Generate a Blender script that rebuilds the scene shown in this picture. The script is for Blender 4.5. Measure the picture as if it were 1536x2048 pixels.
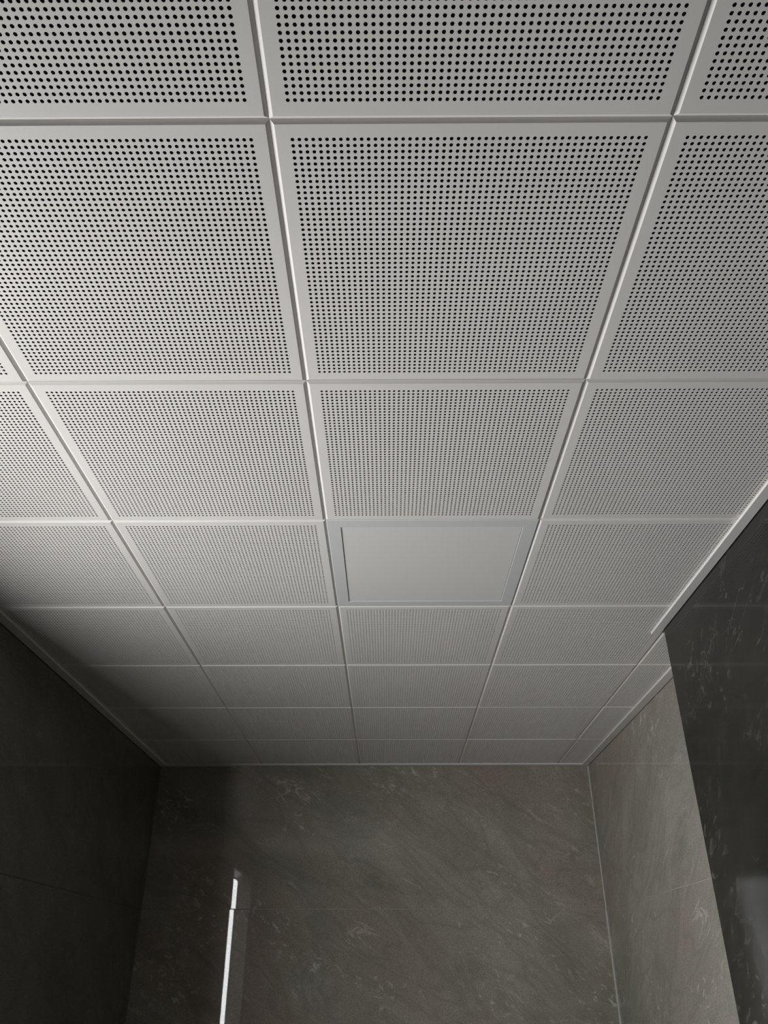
import bpy, math, random
import numpy as np
from mathutils import Matrix, Vector

random.seed(7)
for o in list(bpy.data.objects):
    bpy.data.objects.remove(o, do_unlink=True)
sc = bpy.context.scene
col = sc.collection

# ---------------------------------------------------------------- frame of reference
T = 0.300            # ceiling tile module (m)
CZ = 2.40            # ceiling face height (m)
# every position below is written in tile modules: x right, y away, z down from the ceiling face
def P(x, y, z=0.0):
    return Vector((x * T, y * T, CZ + z * T))

# ---------------------------------------------------------------- camera
F_PX, PITCH, ROLL, YAW = 1572.96, 0.529953, -0.000312, -0.005872
cd = bpy.data.cameras.new('camera')
cam = bpy.data.objects.new('camera', cd)
col.objects.link(cam)
cd.sensor_fit = 'HORIZONTAL'
cd.sensor_width = 36.0
cd.lens = 36.0 * F_PX / 1536.0
cd.clip_start = 0.01
fwd = Vector((math.sin(YAW) * math.cos(PITCH), math.cos(YAW) * math.cos(PITCH), math.sin(PITCH)))
right = Vector((math.cos(YAW), -math.sin(YAW), 0))
up = right.cross(fwd)
r2 = right * math.cos(ROLL) + up * math.sin(ROLL)
u2 = -right * math.sin(ROLL) + up * math.cos(ROLL)
M = Matrix((r2, u2, -fwd)).transposed().to_4x4()
M.translation = P(0.29165, -1.18953, -1.82270)
cam.matrix_world = M
sc.camera = cam

# ---------------------------------------------------------------- sky, exposure
world = bpy.data.worlds.new('overcast_sky')
sc.world = world
world.use_nodes = True
wt = world.node_tree
# hazy overcast sky, dimmer ground below the horizon
w_tc = wt.nodes.new('ShaderNodeTexCoord')
w_sep = wt.nodes.new('ShaderNodeSeparateXYZ')
w_map = wt.nodes.new('ShaderNodeMapRange')
w_map.inputs['From Min'].default_value = -1.0
w_map.inputs['From Max'].default_value = 1.0
w_ramp = wt.nodes.new('ShaderNodeValToRGB')
w_ramp.color_ramp.elements[0].position = 0.0
w_ramp.color_ramp.elements[0].color = (0.20, 0.197, 0.19, 1)
w_ramp.color_ramp.elements[1].position = 1.0
w_ramp.color_ramp.elements[1].color = (0.96, 0.99, 1.0, 1)
for p_, c_ in ((0.05, (0.22, 0.217, 0.21, 1)), (0.15, (0.33, 0.325, 0.317, 1)), (0.25, (0.52, 0.515, 0.505, 1)), (0.35, (0.80, 0.795, 0.787, 1)), (0.45, (0.97, 0.975, 0.975, 1))):
    e_ = w_ramp.color_ramp.elements.new(p_)
    e_.color = c_
wt.links.new(w_tc.outputs['Generated'], w_sep.inputs[0])
wt.links.new(w_sep.outputs['Z'], w_map.inputs['Value'])
wt.links.new(w_map.outputs['Result'], w_ramp.inputs['Fac'])
wt.links.new(w_ramp.outputs['Color'], wt.nodes['Background'].inputs[0])
DAYLIGHT = 39.0      # radiance of the sky
wt.nodes['Background'].inputs[1].default_value = DAYLIGHT
vs = sc.view_settings
vs.view_transform = 'Standard'
vs.look = 'None'
vs.gamma = 1.0
vs.exposure = 0.0
vs.use_curve_mapping = False

# ---------------------------------------------------------------- layout (tile modules)
XL, XR, XP = -2.035, 2.312, 1.977      # wall faces: window wall, far side wall, dark pier
YB, YN, YP = 7.005, -4.0, 3.335        # back wall, wall behind the camera, end of the pier
ZF = -8.0                              # floor
TH = 0.03                              # wall tile thickness
JZ = [0.0, -1.31, -3.31, -5.31, -7.31, ZF]
WY0, WY1, WZ0, WZ1, WD = 0.575, 2.335, -3.0, -0.465, 0.235   # window opening and reveal depth

# ---------------------------------------------------------------- materials
def new_mat(name):
    m = bpy.data.materials.new(name)
    m.use_nodes = True
    nt = m.node_tree
    return m, nt, nt.nodes['Principled BSDF']

def N(nt, t, **kw):
    n = nt.nodes.new(t)
    for k, v in kw.items():
        setattr(n, k, v)
    return n

def plain(name, rgb, rough, spec=0.5, metal=0.0, mottle=0.0, scale=40.0):
    m, nt, b = new_mat(name)
    b.inputs['Roughness'].default_value = rough
    b.inputs['Metallic'].default_value = metal
    b.inputs['Specular IOR Level'].default_value = spec
    b.inputs['Base Color'].default_value = (*rgb, 1)
    if mottle:
        tc = N(nt, 'ShaderNodeNewGeometry')
        n = N(nt, 'ShaderNodeTexNoise')
        n.inputs['Scale'].default_value = scale
        n.inputs['Detail'].default_value = 4
        nt.links.new(tc.outputs['Position'], n.inputs['Vector'])
        mr = N(nt, 'ShaderNodeMapRange')
        mr.inputs['From Min'].default_value = 0.3
        mr.inputs['From Max'].default_value = 0.7
        mr.inputs['To Min'].default_value = 1 - mottle
        mr.inputs['To Max'].default_value = 1 + mottle
        nt.links.new(n.outputs['Fac'], mr.inputs['Value'])
        mx = N(nt, 'ShaderNodeMix', data_type='RGBA', blend_type='MULTIPLY')
        mx.inputs['Factor'].default_value = 1.0
        mx.inputs['A'].default_value = (*rgb, 1)
        nt.links.new(mr.outputs['Result'], mx.inputs['B'])
        nt.links.new(mx.outputs['Result'], b.inputs['Base Color'])
    return m

def marble(name, c_dark, c_light, c_vein, rough, vein_amt, spec=0.5, tint=None):
    """polished stone-look porcelain: soft clouds, fine grain, broken diagonal veins, chalky flecks"""
    m, nt, b = new_mat(name)
    L = nt.links.new
    geo = N(nt, 'ShaderNodeNewGeometry')
    sep = N(nt, 'ShaderNodeSeparateXYZ')
    L(geo.outputs['Position'], sep.inputs[0])
    def math_(op, a, bb):
        n = N(nt, 'ShaderNodeMath', operation=op)
        for k, v in enumerate((a, bb)):
            if hasattr(v, 'links'):
                L(v, n.inputs[k])
            else:
                n.inputs[k].default_value = v
        return n.outputs[0]
    h = math_('ADD', sep.outputs['X'], math_('MULTIPLY', sep.outputs['Y'], 0.93))
    v = sep.outputs['Z']
    s = math_('ADD', math_('MULTIPLY', h, 0.57), math_('MULTIPLY', v, 0.82))    # across the vein direction
    t = math_('SUBTRACT', math_('MULTIPLY', h, 0.82), math_('MULTIPLY', v, 0.57))
    def vec(ks, kt, off):
        c = N(nt, 'ShaderNodeCombineXYZ')
        L(math_('MULTIPLY', s, ks), c.inputs[0])
        L(math_('MULTIPLY', t, kt), c.inputs[1])
        c.inputs[2].default_value = off
        return c.outputs[0]
    def noise(vector, scale, detail=3.0, rough_=0.55, dist=0.0):
        n = N(nt, 'ShaderNodeTexNoise')
        n.inputs['Scale'].default_value = scale
        n.inputs['Detail'].default_value = detail
        n.inputs['Roughness'].default_value = rough_
        n.inputs['Distortion'].default_value = dist
        L(vector, n.inputs['Vector'])
        return n.outputs['Fac']
    def rng(x, a, bb, lo=0.0, hi=1.0):
        n = N(nt, 'ShaderNodeMapRange')
        n.clamp = True
        n.inputs['From Min'].default_value = a
        n.inputs['From Max'].default_value = bb
        n.inputs['To Min'].default_value = lo
        n.inputs['To Max'].default_value = hi
        L(x, n.inputs['Value'])
        return n.outputs['Result']
    def mix(fac, a, bb, blend='MIX'):
        n = N(nt, 'ShaderNodeMix', data_type='RGBA', blend_type=blend)
        for key, val in (('Factor', fac), ('A', a), ('B', bb)):
            if hasattr(val, 'links'):
                L(val, n.inputs[key])
            else:
                n.inputs[key].default_value = val
        return n.outputs['Result']
    cloud = rng(noise(vec(1.0, 0.55, 3.1), 6.0, 4.0, 0.6, 0.6), 0.32, 0.68)
    c = mix(cloud, (*c_dark, 1), (*c_light, 1))
    if tint:                                                  # rusty / greenish drift of the stone print
        c = mix(rng(noise(vec(0.9, 0.5, 9.7), 4.0, 2.0), 0.42, 0.66, 0.0, 0.8), c, (*tint, 1))
    grain = rng(noise(geo.outputs['Position'], 420.0, 2.0, 0.7), 0.3, 0.7, 0.76, 1.24)
    c = mix(1.0, c, grain, 'MULTIPLY')
    dk = noise(vec(1.0, 0.32, 17.3), 9.0, 3.0, 0.6, 1.0)      # dark hairline veins
    c = mix(rng(math_('ABSOLUTE', math_('SUBTRACT', dk, 0.5), 0.0), 0.0, 0.05, 0.30, 0.0), c, tuple(k * 0.72 for k in c_dark) + (1,))
    rid = math_('ABSOLUTE', math_('SUBTRACT', noise(vec(1.0, 0.30, 5.5), 8.0, 5.0, 0.62, 1.6), 0.5), 0.0)
    msk = rng(noise(vec(1.0, 0.7, 21.0), 7.0, 3.0), 0.50, 0.66)
    vein = math_('MULTIPLY', rng(rid, 0.0, 0.012, 0.8, 0.0), msk)
    fl = rng(noise(vec(1.0, 0.6, 31.0), 55.0, 4.0, 0.68, 0.5), 0.56, 0.67)
    flm = rng(noise(vec(1.0, 0.7, 41.0), 6.0, 2.0), 0.50, 0.64)
    vein = math_('MAXIMUM', vein, math_('MULTIPLY', fl, flm))
    c = mix(math_('MULTIPLY', vein, vein_amt), c, (*c_vein, 1))
    L(c, b.inputs['Base Color'])
    b.inputs['Roughness'].default_value = rough
    b.inputs['Specular IOR Level'].default_value = spec
    return m

M_CEIL = plain('white_powder_coated_metal', (0.765, 0.735, 0.708), 0.42, 0.35, mottle=0.02, scale=9)
M_FLEECE = plain('black_acoustic_fleece', (0.008, 0.008, 0.008), 0.95, 0.1)
M_TRIM = plain('white_aluminium_angle', (0.76, 0.733, 0.71), 0.40, 0.4, mottle=0.03, scale=14)
M_FRAME = plain('light_grey_lamp_frame', (0.65, 0.645, 0.636), 0.45, 0.35)
M_DIFF = plain('opal_lamp_diffuser', (0.735, 0.708, 0.688), 0.50, 0.35)
M_CORE = plain('grey_mortar', (0.10, 0.10, 0.095), 0.95, 0.1, mottle=0.15)
M_SLAB = plain('dark_plenum', (0.03, 0.03, 0.03), 0.95, 0.05)
M_GROUT = plain('pale_grout', (0.38, 0.36, 0.315), 0.8, 0.2, mottle=0.15, scale=120)
M_SGROUT = plain('shade_darkened_grout', (0.13, 0.13, 0.115), 0.8, 0.2)  # grout darkened along with the window wall tiles, shade in the colour
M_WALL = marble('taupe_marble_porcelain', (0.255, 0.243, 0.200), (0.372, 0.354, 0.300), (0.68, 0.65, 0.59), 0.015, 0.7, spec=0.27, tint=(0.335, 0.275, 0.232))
M_SHADE = marble('shade_darkened_marble_porcelain', (0.105, 0.105, 0.093), (0.135, 0.133, 0.119), (0.22, 0.215, 0.195), 0.02, 0.4, spec=0.27)  # wall marble darkened: shade of the window wall put into the colour
M_PIER = marble('charcoal_marble_porcelain', (0.012, 0.012, 0.010), (0.023, 0.022, 0.0185), (0.13, 0.126, 0.11), 0.08, 0.55, spec=0.40)
M_FLOOR = marble('grey_floor_porcelain', (0.22, 0.213, 0.20), (0.30, 0.29, 0.275), (0.42, 0.41, 0.39), 0.3, 0.3)
M_WFRAME = plain('grey_window_frame', (0.12, 0.12, 0.12), 0.35, 0.5)
M_REVEAL = plain('charcoal_reveal_stone', (0.035, 0.034, 0.032), 0.45, 0.4, mottle=0.2)
def window_glass(name, rgb):
    m = bpy.data.materials.new(name)
    m.use_nodes = True
    nt = m.node_tree
    nt.nodes.remove(nt.nodes['Principled BSDF'])
    t = nt.nodes.new('ShaderNodeBsdfTransparent')
    t.inputs[0].default_value = (*rgb, 1)
    g = nt.nodes.new('ShaderNodeBsdfGlossy')
    g.inputs['Roughness'].default_value = 0.0
    mx = nt.nodes.new('ShaderNodeMixShader')
    mx.inputs[0].default_value = 0.03
    nt.links.new(t.outputs[0], mx.inputs[1])
    nt.links.new(g.outputs[0], mx.inputs[2])
    nt.links.new(mx.outputs[0], nt.nodes['Material Output'].inputs['Surface'])
    return m
M_PANE = window_glass('clear_window_glass', (0.96, 0.965, 0.97))
M_TINT = window_glass('tinted_window_glass', (0.66, 0.67, 0.675))    # two faces: about 0.42 in all

# ---------------------------------------------------------------- helpers
def mesh_obj(name, verts, faces, mat, parent=None, loc=None, label=None, cat=None, kind=None):
    me = bpy.data.meshes.new(name)
    me.from_pydata([tuple(v) for v in verts], [], faces)
    me.update()
    me.materials.append(mat)
    return link(name, me, parent, loc, label, cat, kind)

def link(name, me, parent=None, loc=None, label=None, cat=None, kind=None):
    o = bpy.data.objects.new(name, me)
    col.objects.link(o)
    if parent:
        o.parent = parent
    if loc is not None:
        o.location = loc
    if label: o['label'] = label
    if cat: o['category'] = cat
    if kind: o['kind'] = kind
    return o

class MB:
    """collects boxes (metres) into one mesh"""
    def __init__(s):
        s.v, s.f = [], []
    def box(s, a, b, bev=0.0):
        x0, y0, z0 = (min(a[k], b[k]) for k in range(3))
        x1, y1, z1 = (max(a[k], b[k]) for k in range(3))
        n = len(s.v)
        if not bev:
            s.v += [(x0, y0, z0), (x1, y0, z0), (x1, y1, z0), (x0, y1, z0), (x0, y0, z1), (x1, y0, z1), (x1, y1, z1), (x0, y1, z1)]
            s.f += [tuple(n + k for k in q) for q in ((3, 2, 1, 0), (4, 5, 6, 7), (0, 1, 5, 4), (1, 2, 6, 5), (2, 3, 7, 6), (3, 0, 4, 7))]
            return s
        # chamfered box: 24 vertices, one per face corner
        X, Y, Z = (x0, x1), (y0, y1), (z0, z1)
        d = (1, -1)
        idx = {}
        for i in (0, 1):
            for j in (0, 1):
                for k in (0, 1):
                    for ax in range(3):
                        p = [X[i], Y[j], Z[k]]
                        for q, s_ in enumerate((i, j, k)):
                            if q != ax:
                                p[q] += d[s_] * bev
                        idx[(i, j, k, ax)] = len(s.v)
                        s.v.append(tuple(p))
        def fc(*ks):
            s.f.append(tuple(idx[k] for k in ks))
        for e in (0, 1):
            fc((e, 0, 0, 0), (e, 1, 0, 0), (e, 1, 1, 0), (e, 0, 1, 0))
            fc((0, e, 0, 1), (1, e, 0, 1), (1, e, 1, 1), (0, e, 1, 1))
            fc((0, 0, e, 2), (1, 0, e, 2), (1, 1, e, 2), (0, 1, e, 2))
        for a_ in (0, 1):
            for b_ in (0, 1):
                fc((0, a_, b_, 1), (1, a_, b_, 1), (1, a_, b_, 2), (0, a_, b_, 2))
                fc((a_, 0, b_, 0), (a_, 1, b_, 0), (a_, 1, b_, 2), (a_, 0, b_, 2))
                fc((a_, b_, 0, 0), (a_, b_, 1, 0), (a_, b_, 1, 1), (a_, b_, 0, 1))
        for i in (0, 1):
            for j in (0, 1):
                for k in (0, 1):
                    fc((i, j, k, 0), (i, j, k, 1), (i, j, k, 2))
        return s
    def build(s, name, mat, parent=None, label=None, cat=None, kind=None):
        # origin at the middle of the base
        a = np.array(s.v)
        o = np.array([(a[:, 0].min() + a[:, 0].max()) / 2, (a[:, 1].min() + a[:, 1].max()) / 2, a[:, 2].min()])
        ob = mesh_obj(name, a - o, s.f, mat, parent, None, label, cat, kind)
        ob.location = Vector(o) - (parent.location if parent else Vector((0, 0, 0)))
        import bmesh
        bm = bmesh.new(); bm.from_mesh(ob.data)
        bmesh.ops.recalc_face_normals(bm, faces=bm.faces)
        bm.to_mesh(ob.data); bm.free()
        return ob

def structure(name, boxes, mat, label, cat):
    m = MB()
    for a, b in boxes:
        m.box(P(*a), P(*b))
    return m.build(name, mat, None, label, cat, 'structure')

# ---------------------------------------------------------------- the room shell
W = 0.5   # thickness of the bare walls (modules)
ZT = 0.35
wall_back = structure('wall_back', [((XL - W, YB + TH, ZF), (XR + W, YB + TH + W, ZT))], M_CORE,
                      'taupe marble tiled end wall below the perforated ceiling', 'wall')
wall_right = structure('wall_right', [((XR + TH, YP - 1.0, ZF), (XR + TH + W, YB + TH, ZT))], M_CORE,
                       'taupe marble tiled side wall between end wall and charcoal pier', 'wall')
wall_pier = structure('wall_pier', [((XP + TH, YN, ZF), (XR + TH, YP - TH, ZT))], M_CORE,
                      'charcoal marble clad pier with pale veins meeting the ceiling', 'wall')
wall_rear = structure('wall_rear', [((XL - W, YN - TH - W, ZF), (XR + W, YN - TH, ZT))], M_CORE,
                      'unseen wall behind the viewpoint, charcoal tiles put on to cut bounce light', 'wall')
wall_left = structure('wall_left', [((XL - TH, YN - TH, ZF), (XL - WD - 0.01, WY0 - 0.02, ZT)),
                                    ((XL - TH, WY1 + 0.02, ZF), (XL - WD - 0.01, YB + TH, ZT)),
                                    ((XL - TH, WY0 - 0.02, WZ1 + 0.02), (XL - WD - 0.01, WY1 + 0.02, ZT)),
                                    ((XL - TH, WY0 - 0.02, ZF), (XL - WD - 0.01, WY1 + 0.02, WZ0 - 0.02))], M_CORE,
                      'marble tiled wall with the window opening, tiles darkened in colour for its shade', 'wall')
floor = structure('floor', [((XL - W, YN - TH - W, ZF - 0.3), (XR + W, YB + TH + W, ZF - 0.03))], M_CORE,
                  'grey porcelain tiled floor', 'floor')

G = 0.0035   # half joint (about 1 mm)
BEV = 0.0003
def wall_tile(parent, a, b, mat, tilt=(0, 0, 0)):
    o = MB().box(P(*a), P(*b), BEV).build('tile', mat, parent)
    o.rotation_euler = tilt
    return o
def grout(parent, a, b, mat=None):
    return MB().box(P(*a), P(*b)).build('grout', mat or M_GROUT, parent)

for k in range(5):
    zt, zb = JZ[k] - (0.004 if k == 0 else G), JZ[k + 1] + G
    # end wall: a single wide slab per course; the courses are a hair out of plane
    wall_tile(wall_back, (XL + 0.012, YB + TH, zb), (XR - 0.012, YB, zt), M_WALL, (0, 0, math.radians((-0.05, 0.045, 0.05, -0.03, 0)[k])))
    wall_tile(wall_right, (XR + TH, YP + 0.0, zb), (XR, YB - 0.004, zt), M_WALL)
    wall_tile(wall_rear, (XL + 0.004, YN - TH, zb), (XP - 0.004, YN, zt), M_PIER)  # charcoal put on this unseen wall to lower the bounce light
    # window wall: tiles cut round the opening
    for y0, y1 in ((YN, WY0 - 0.02), (WY0 - 0.02, WY1 + 0.02), (WY1 + 0.02, YB)):
        spans = [(zb, zt)]
        if y1 == WY1 + 0.02:
            spans = [(max(zb, WZ1 + 0.02), zt), (zb, min(zt, WZ0 - 0.02))]
        for a, b in spans:
            if b - a > 0.02:
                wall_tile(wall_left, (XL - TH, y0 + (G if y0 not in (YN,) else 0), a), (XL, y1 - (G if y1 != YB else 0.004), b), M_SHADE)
    if k:
        grout(wall_back, (XL + 0.012, YB + TH, JZ[k] - G), (XR - 0.012, YB + 0.004, JZ[k] + G))
        grout(wall_right, (XR + TH, YP, JZ[k] - G), (XR + 0.004, YB, JZ[k] + G))
        for y0, y1 in ((YN, WY0 - 0.02), (WY1 + 0.02, YB)):
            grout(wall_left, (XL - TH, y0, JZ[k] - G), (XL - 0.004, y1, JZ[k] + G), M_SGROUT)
JP = [-0.004, -4.0, ZF]
for k in range(2):
    for y0, y1 in ((YN, -0.30), (-0.30, YP)):
        wall_tile(wall_pier, (XP + TH, y0 + G, JP[k + 1] + G), (XP, y1 - (0 if y1 == YP else G), JP[k] - G), M_PIER)
    wall_tile(wall_pier, (XP + TH + 0.002, YP - TH, JP[k + 1] + G), (XR - 0.004, YP, JP[k] - G), M_PIER)
# sealant beads in the two inner corners of the end wall
M_BEAD = plain('pale_sealant', (0.46, 0.44, 0.40), 0.6, 0.3, mottle=0.1, scale=90)
def bead(parent, x, sx, mat):
    n = 5
    vs_, fs_ = [], []
    r = 0.014
    for z in (ZF, -0.006):
        for i in range(n):
            a = math.pi / 2 * i / (n - 1)
            # concave fillet
            vs_.append(P(x + sx * r * (1 - math.sin(a)), YB + 0.002 - r * (1 - math.cos(a)), z))
        vs_.append(P(x, YB + 0.002, z))
    for i in range(n - 1):
        fs_.append((i, i + 1, n + 2 + i, n + 1 + i))
    o = mesh_obj('sealant_bead', [Vector(v) - parent.location for v in vs_], fs_, mat, parent)
    return o
bead(wall_back, XR, -1, M_BEAD)
bead(wall_back, XL, 1, M_SGROUT)  # sealant darkened here, the corner's shade put into its colour
for i in range(4):
    for j in range(6):
        x0, x1 = XL + (XR - XL) * i / 4, XL + (XR - XL) * (i + 1) / 4
        y0, y1 = YN + (YB - YN) * j / 6, YN + (YB - YN) * (j + 1) / 6
        wall_tile(floor, (x0 + G, y0 + G, ZF - 0.03), (x1 - G, y1 - G, ZF), M_FLOOR)

# ---------------------------------------------------------------- window in the shaded wall (beside the camera, out of the picture)
xg = XL - WD
window = MB()
fw = 0.02
for a, b in (((xg - 0.01, WY0, WZ0), (xg + 0.002, WY0 + fw, WZ1)), ((xg - 0.01, WY1 - fw, WZ0), (xg + 0.002, WY1, WZ1)),
             ((xg - 0.01, WY0 + fw, WZ1 - fw), (xg + 0.002, WY1 - fw, WZ1)), ((xg - 0.01, WY0 + fw, WZ0), (xg + 0.002, WY1 - fw, WZ0 + fw))):
    window.box(P(*a), P(*b), 0.001)
window = window.build('window_1', M_WFRAME, None, 'clear window set in a tiled reveal of the shaded wall', 'window', 'structure')
WM = 1.08      # meeting stile between the clear near light and the tinted far light
MB().box(P(xg - 0.008, WY0 + fw, WZ0 + fw), P(xg, WM - 0.012, WZ1 - fw)).build('pane', M_PANE, window)
MB().box(P(xg - 0.008, WM + 0.012, WZ0 + fw), P(xg, WY1 - fw, WZ1 - fw)).build('pane', M_TINT, window)
MB().box(P(xg - 0.01, WM - 0.012, WZ0 + fw), P(xg + 0.002, WM + 0.012, WZ1 - fw), 0.0003).build('mullion', M_WFRAME, window)
for a, b in (((xg - 0.01, WY0 - 0.02, WZ0), (XL, WY0, WZ1)), ((xg - 0.01, WY1, WZ0), (XL, WY1 + 0.02, WZ1)),
             ((xg - 0.01, WY0 - 0.02, WZ1), (XL, WY1 + 0.02, WZ1 + 0.02)), ((xg - 0.01, WY0 - 0.02, WZ0 - 0.02), (XL, WY1 + 0.02, WZ0))):
    MB().box(P(*a), P(*b)).build('reveal_lining', M_REVEAL, window)

# sampling guide for the daylight that enters through the opening (a portal adds no light of its own)
pl = bpy.data.lights.new('window_portal', 'AREA')
pl.shape = 'RECTANGLE'
pl.size, pl.size_y = (WZ1 - WZ0) * T, (WY1 - WY0) * T
pl.cycles.is_portal = True
po = bpy.data.objects.new('window_portal', pl)
col.objects.link(po)
po.location = P(xg - 0.012, (WY0 + WY1) / 2, (WZ0 + WZ1) / 2)
po.rotation_euler = (0, math.radians(-90), 0)

# ---------------------------------------------------------------- suspended ceiling
ceiling = structure('ceiling', [((XL - W, YN - TH - W, 0.075), (XR + W, YB + TH + W, ZT))], M_SLAB,
                    'suspended ceiling of square perforated white metal tiles', 'ceiling')
NH, MARG = 52, 0.0525
PITCH_H = (1 - 2 * MARG) / (NH - 1)
RAD = PITCH_H * 0.295
BW, BH, GAP = 0.0100, 0.0085, 0.0003      # width and height of the sloped tile edge, half gap
SHEET = 0.0016
LIP = 0.0014                              # rounding at the fold

def tile_mesh(name, x0=0.0, x1=1.0, y0=0.0, y1=1.0):
    """perforated metal pan; origin at the module corner, face at z = 0, holes punched right through"""
    bev = {'x0': x0 <= 0, 'x1': x1 >= 1, 'y0': y0 <= 0, 'y1': y1 >= 1}
    V, Fc = [], []
    c0 = MARG - PITCH_H / 2
    ix = [i for i in range(NH) if c0 + i * PITCH_H >= x0 - 1e-9 and c0 + (i + 1) * PITCH_H <= x1 + 1e-9]
    iy = [i for i in range(NH) if c0 + i * PITCH_H >= y0 - 1e-9 and c0 + (i + 1) * PITCH_H <= y1 + 1e-9]
    gx0, gx1 = c0 + ix[0] * PITCH_H, c0 + (ix[-1] + 1) * PITCH_H
    gy0, gy1 = c0 + iy[0] * PITCH_H, c0 + (iy[-1] + 1) * PITCH_H
    nx, ny = len(ix), len(iy)
    lat = lambda i, j: j * (nx + 1) + i
    for j in range(ny + 1):
        for i in range(nx + 1):
            V.append((gx0 + i * PITCH_H, gy0 + j * PITCH_H, 0))
    ang = [math.radians(45 * k) for k in range(8)]
    cs = [(math.cos(a) * RAD, math.sin(a) * RAD) for a in ang]
    for j in range(ny):
        for i in range(nx):
            cx, cy = gx0 + (i + .5) * PITCH_H, gy0 + (j + .5) * PITCH_H
            n = len(V)
            V += [(cx + a, cy + b, 0) for a, b in cs]
            V += [(cx + a, cy + b, SHEET) for a, b in cs]
            A, B, C, D = lat(i, j), lat(i + 1, j), lat(i + 1, j + 1), lat(i, j + 1)
            Fc += [(B, n + 7, n + 0, n + 1, C), (C, n + 1, n + 2, n + 3, D), (D, n + 3, n + 4, n + 5, A), (A, n + 5, n + 6, n + 7, B)]
            for k in range(8):
                k2 = (k + 1) % 8
                Fc.append((n + k, n + 8 + k, n + 8 + k2, n + k2))
    # plain margin, then rounded fold, sloped edge, upstand
    def off(bv, q):      # q: inset from the module line
        return q if bv else 0.0
    def ring(q, z):
        a, b = x0 + off(bev['x0'], q) , x1 - off(bev['x1'], q)
        c, d = y0 + off(bev['y0'], q), y1 - off(bev['y1'], q)
        n = len(V)
        V.extend([(a, c, z), (b, c, z), (b, d, z), (a, d, z)])
        return n
    n0 = len(V)
    V.extend([(gx0, gy0, 0), (gx1, gy0, 0), (gx1, gy1, 0), (gx0, gy1, 0)])
    prev = n0
    fx, fz = BW * 0.12, BH * 0.10
    for q, z in ((BW + GAP + LIP, 0), (BW + GAP + LIP * 0.35, fz * 0.22), (BW + GAP - fx * 0.3, fz), (GAP, BH), (GAP, 0.070)):
        n = ring(q, z)
        for k in range(4):
            k2 = (k + 1) % 4
            Fc.append((prev + k, prev + k2, n + k2, n + k))
        prev = n
    me = bpy.data.meshes.new(name)
    me.from_pydata([(a * T, b * T, c * T) for a, b, c in V], [], Fc)
    me.update()
    me.materials.append(M_CEIL)
    # fleece laid on top of the sheet
    f = bpy.data.meshes.new(name + '_backing')
    z0, z1, e = SHEET + 0.0012, SHEET + 0.004, 0.014
    q = [(x0 + e, y0 + e), (x1 - e, y0 + e), (x1 - e, y1 - e), (x0 + e, y1 - e)]
    vv = [(a, b, z0) for a, b in q] + [(a, b, z1) for a, b in q]
    f.from_pydata([(a * T, b * T, c * T) for a, b, c in vv], [], [(3, 2, 1, 0), (4, 5, 6, 7), (0, 1, 5, 4), (1, 2, 6, 5), (2, 3, 7, 6), (3, 0, 4, 7)])
    f.update()
    f.materials.append(M_FLEECE)
    return me, f

FULL = tile_mesh('perforated_tile')
CUT = tile_mesh('cut_perforated_tile', 0, 0.305, 0, 1)
CORNER = tile_mesh('corner_perforated_tile', 0, 0.305, YP - 3 + 0.02, 1)
def place(meshes, i, j, dz=None):
    o = link('ceiling_tile', meshes[0], ceiling)
    dz = random.uniform(-0.0003, 0.0003) if dz is None else dz
    o.location = P(i, j) + Vector((0, 0, dz)) - ceiling.location
    o.rotation_euler = (math.radians(random.uniform(-0.05, 0.05)), math.radians(random.uniform(-0.05, 0.05)), math.radians(random.uniform(-0.03, 0.03)))
    b = link('backing', meshes[1], o)
    return o
for j in range(-4, 7):
    for i in (-2, -1, 0, 1):
        if (i, j) == (0, 2):
            continue
        place(FULL, i, j)
    if j == 3:
        place(CORNER, 2, j)
    elif j > 3:
        place(CUT, 2, j)

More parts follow.
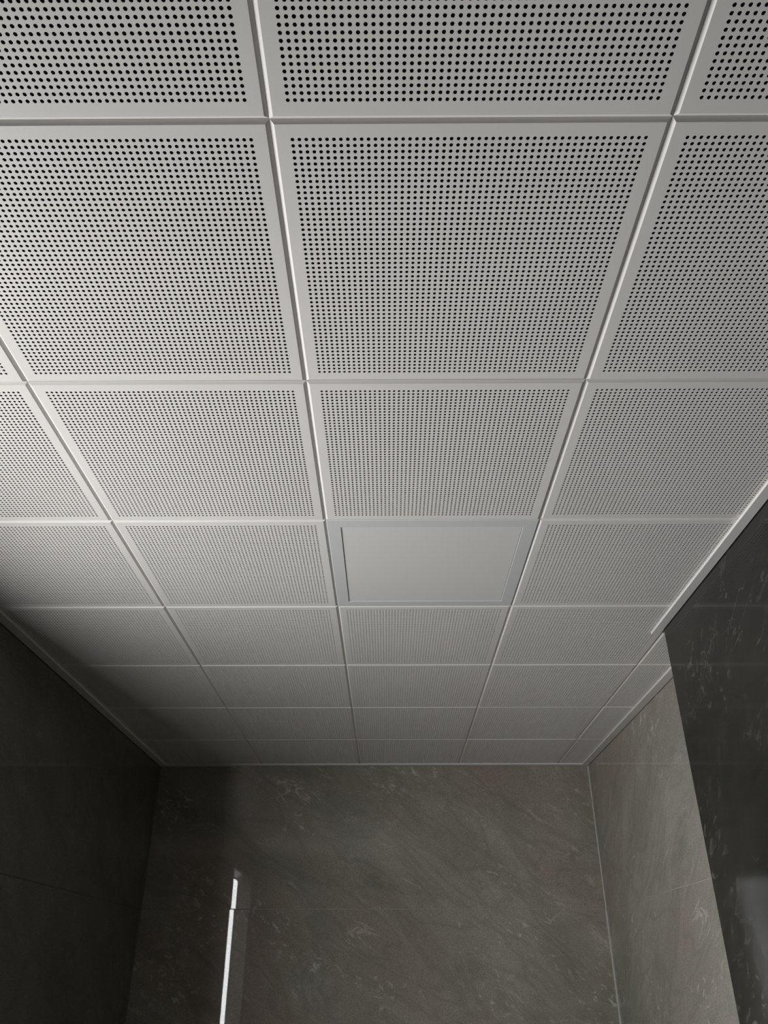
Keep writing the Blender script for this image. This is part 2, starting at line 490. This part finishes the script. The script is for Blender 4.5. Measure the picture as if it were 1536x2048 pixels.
# ---------------------------------------------------------------- flush lamp panel in the place of one tile
lamp = bpy.data.objects.new('ceiling_light', None)
col.objects.link(lamp)
lamp.location = P(0.5, 2.5)
lamp.empty_display_size = 0.05
lamp['label'] = 'plain square lamp panel, switched off, set among the perforated ceiling tiles'
lamp['category'] = 'ceiling light'
def frame_mesh():
    e, w, rec = 0.0015, 0.068, 0.0030
    V, Fc = [], []
    def ring(q, z):
        n = len(V)
        V.extend([(q, q, z), (1 - q, q, z), (1 - q, 1 - q, z), (q, 1 - q, z)])
        return n
    prev = None
    for q, z in ((e, 0.07), (e, 0.0035), (e + 0.0015, 0.001), (e + 0.004, 0.0), (w - 0.0015, 0.0), (w, 0.0008), (w, rec + 0.004)):
        n = ring(q, z + 0.001)
        if prev is not None:
            for k in range(4):
                k2 = (k + 1) % 4
                Fc.append((prev + k, n + k, n + k2, prev + k2))
        prev = n
    me = bpy.data.meshes.new('frame')
    me.from_pydata([((a - .5) * T, (b - .5) * T, c * T) for a, b, c in V], [], Fc)
    me.update()
    me.materials.append(M_FRAME)
    return me, w, rec
fm, w_, rec_ = frame_mesh()
link('frame', fm, lamp)
g_ = 0.002
dif = MB().box(((w_ + g_ - .5) * T, (w_ + g_ - .5) * T, (rec_ + 0.001) * T), ((.5 - w_ - g_) * T, (.5 - w_ - g_) * T, (rec_ + 0.02) * T), 0.0005)
df = mesh_obj('diffuser', dif.v, dif.f, M_DIFF, lamp)

# ---------------------------------------------------------------- edge angles round the ceiling
TW, TT, GP = 0.068, 0.0150, 0.006     # flange width, hemmed lip height, shadow gap to the wall
def trim(n, flange, leg, label):
    m = MB().box(P(*flange[0]), P(*flange[1]), 0.0005)
    m.box(P(*leg[0]), P(*leg[1]))
    return m.build('trim_%d' % n, M_TRIM, None, label, 'trim', 'structure')
trim(1, ((XP - GP - 0.052, YN, -TT), (XP - GP + 0.002, YP + 0.075, -0.001)),
     ((XP - GP - 0.004, YN, -TT + 0.001), (XP - GP, YP, -0.001)), 'white angle strip between the ceiling tiles and the charcoal pier')
trim(2, ((XR - GP - TW, YP + 0.02, -TT), (XR - GP, YB - GP - TW, -0.001)), ((XR - GP - 0.004, YP + 0.02, -TT + 0.001), (XR - GP, YB - GP - TW, -0.001)),
     'white angle strip between the ceiling tiles and the taupe side wall')
trim(3, ((XL + GP, YB - GP - TW, -TT), (XR - GP, YB - GP, -0.001)), ((XL + GP, YB - GP - 0.004, -TT + 0.001), (XR - GP, YB - GP, -0.001)),
     'white angle strip along the top of the end wall')
trim(4, ((XL + GP, YN, -TT), (XL + GP + TW, YB - GP - TW, -0.001)), ((XL + GP, YN, -TT + 0.001), (XL + GP + 0.004, YB - GP - TW, -0.001)),
     'white angle strip along the top of the shaded window wall')
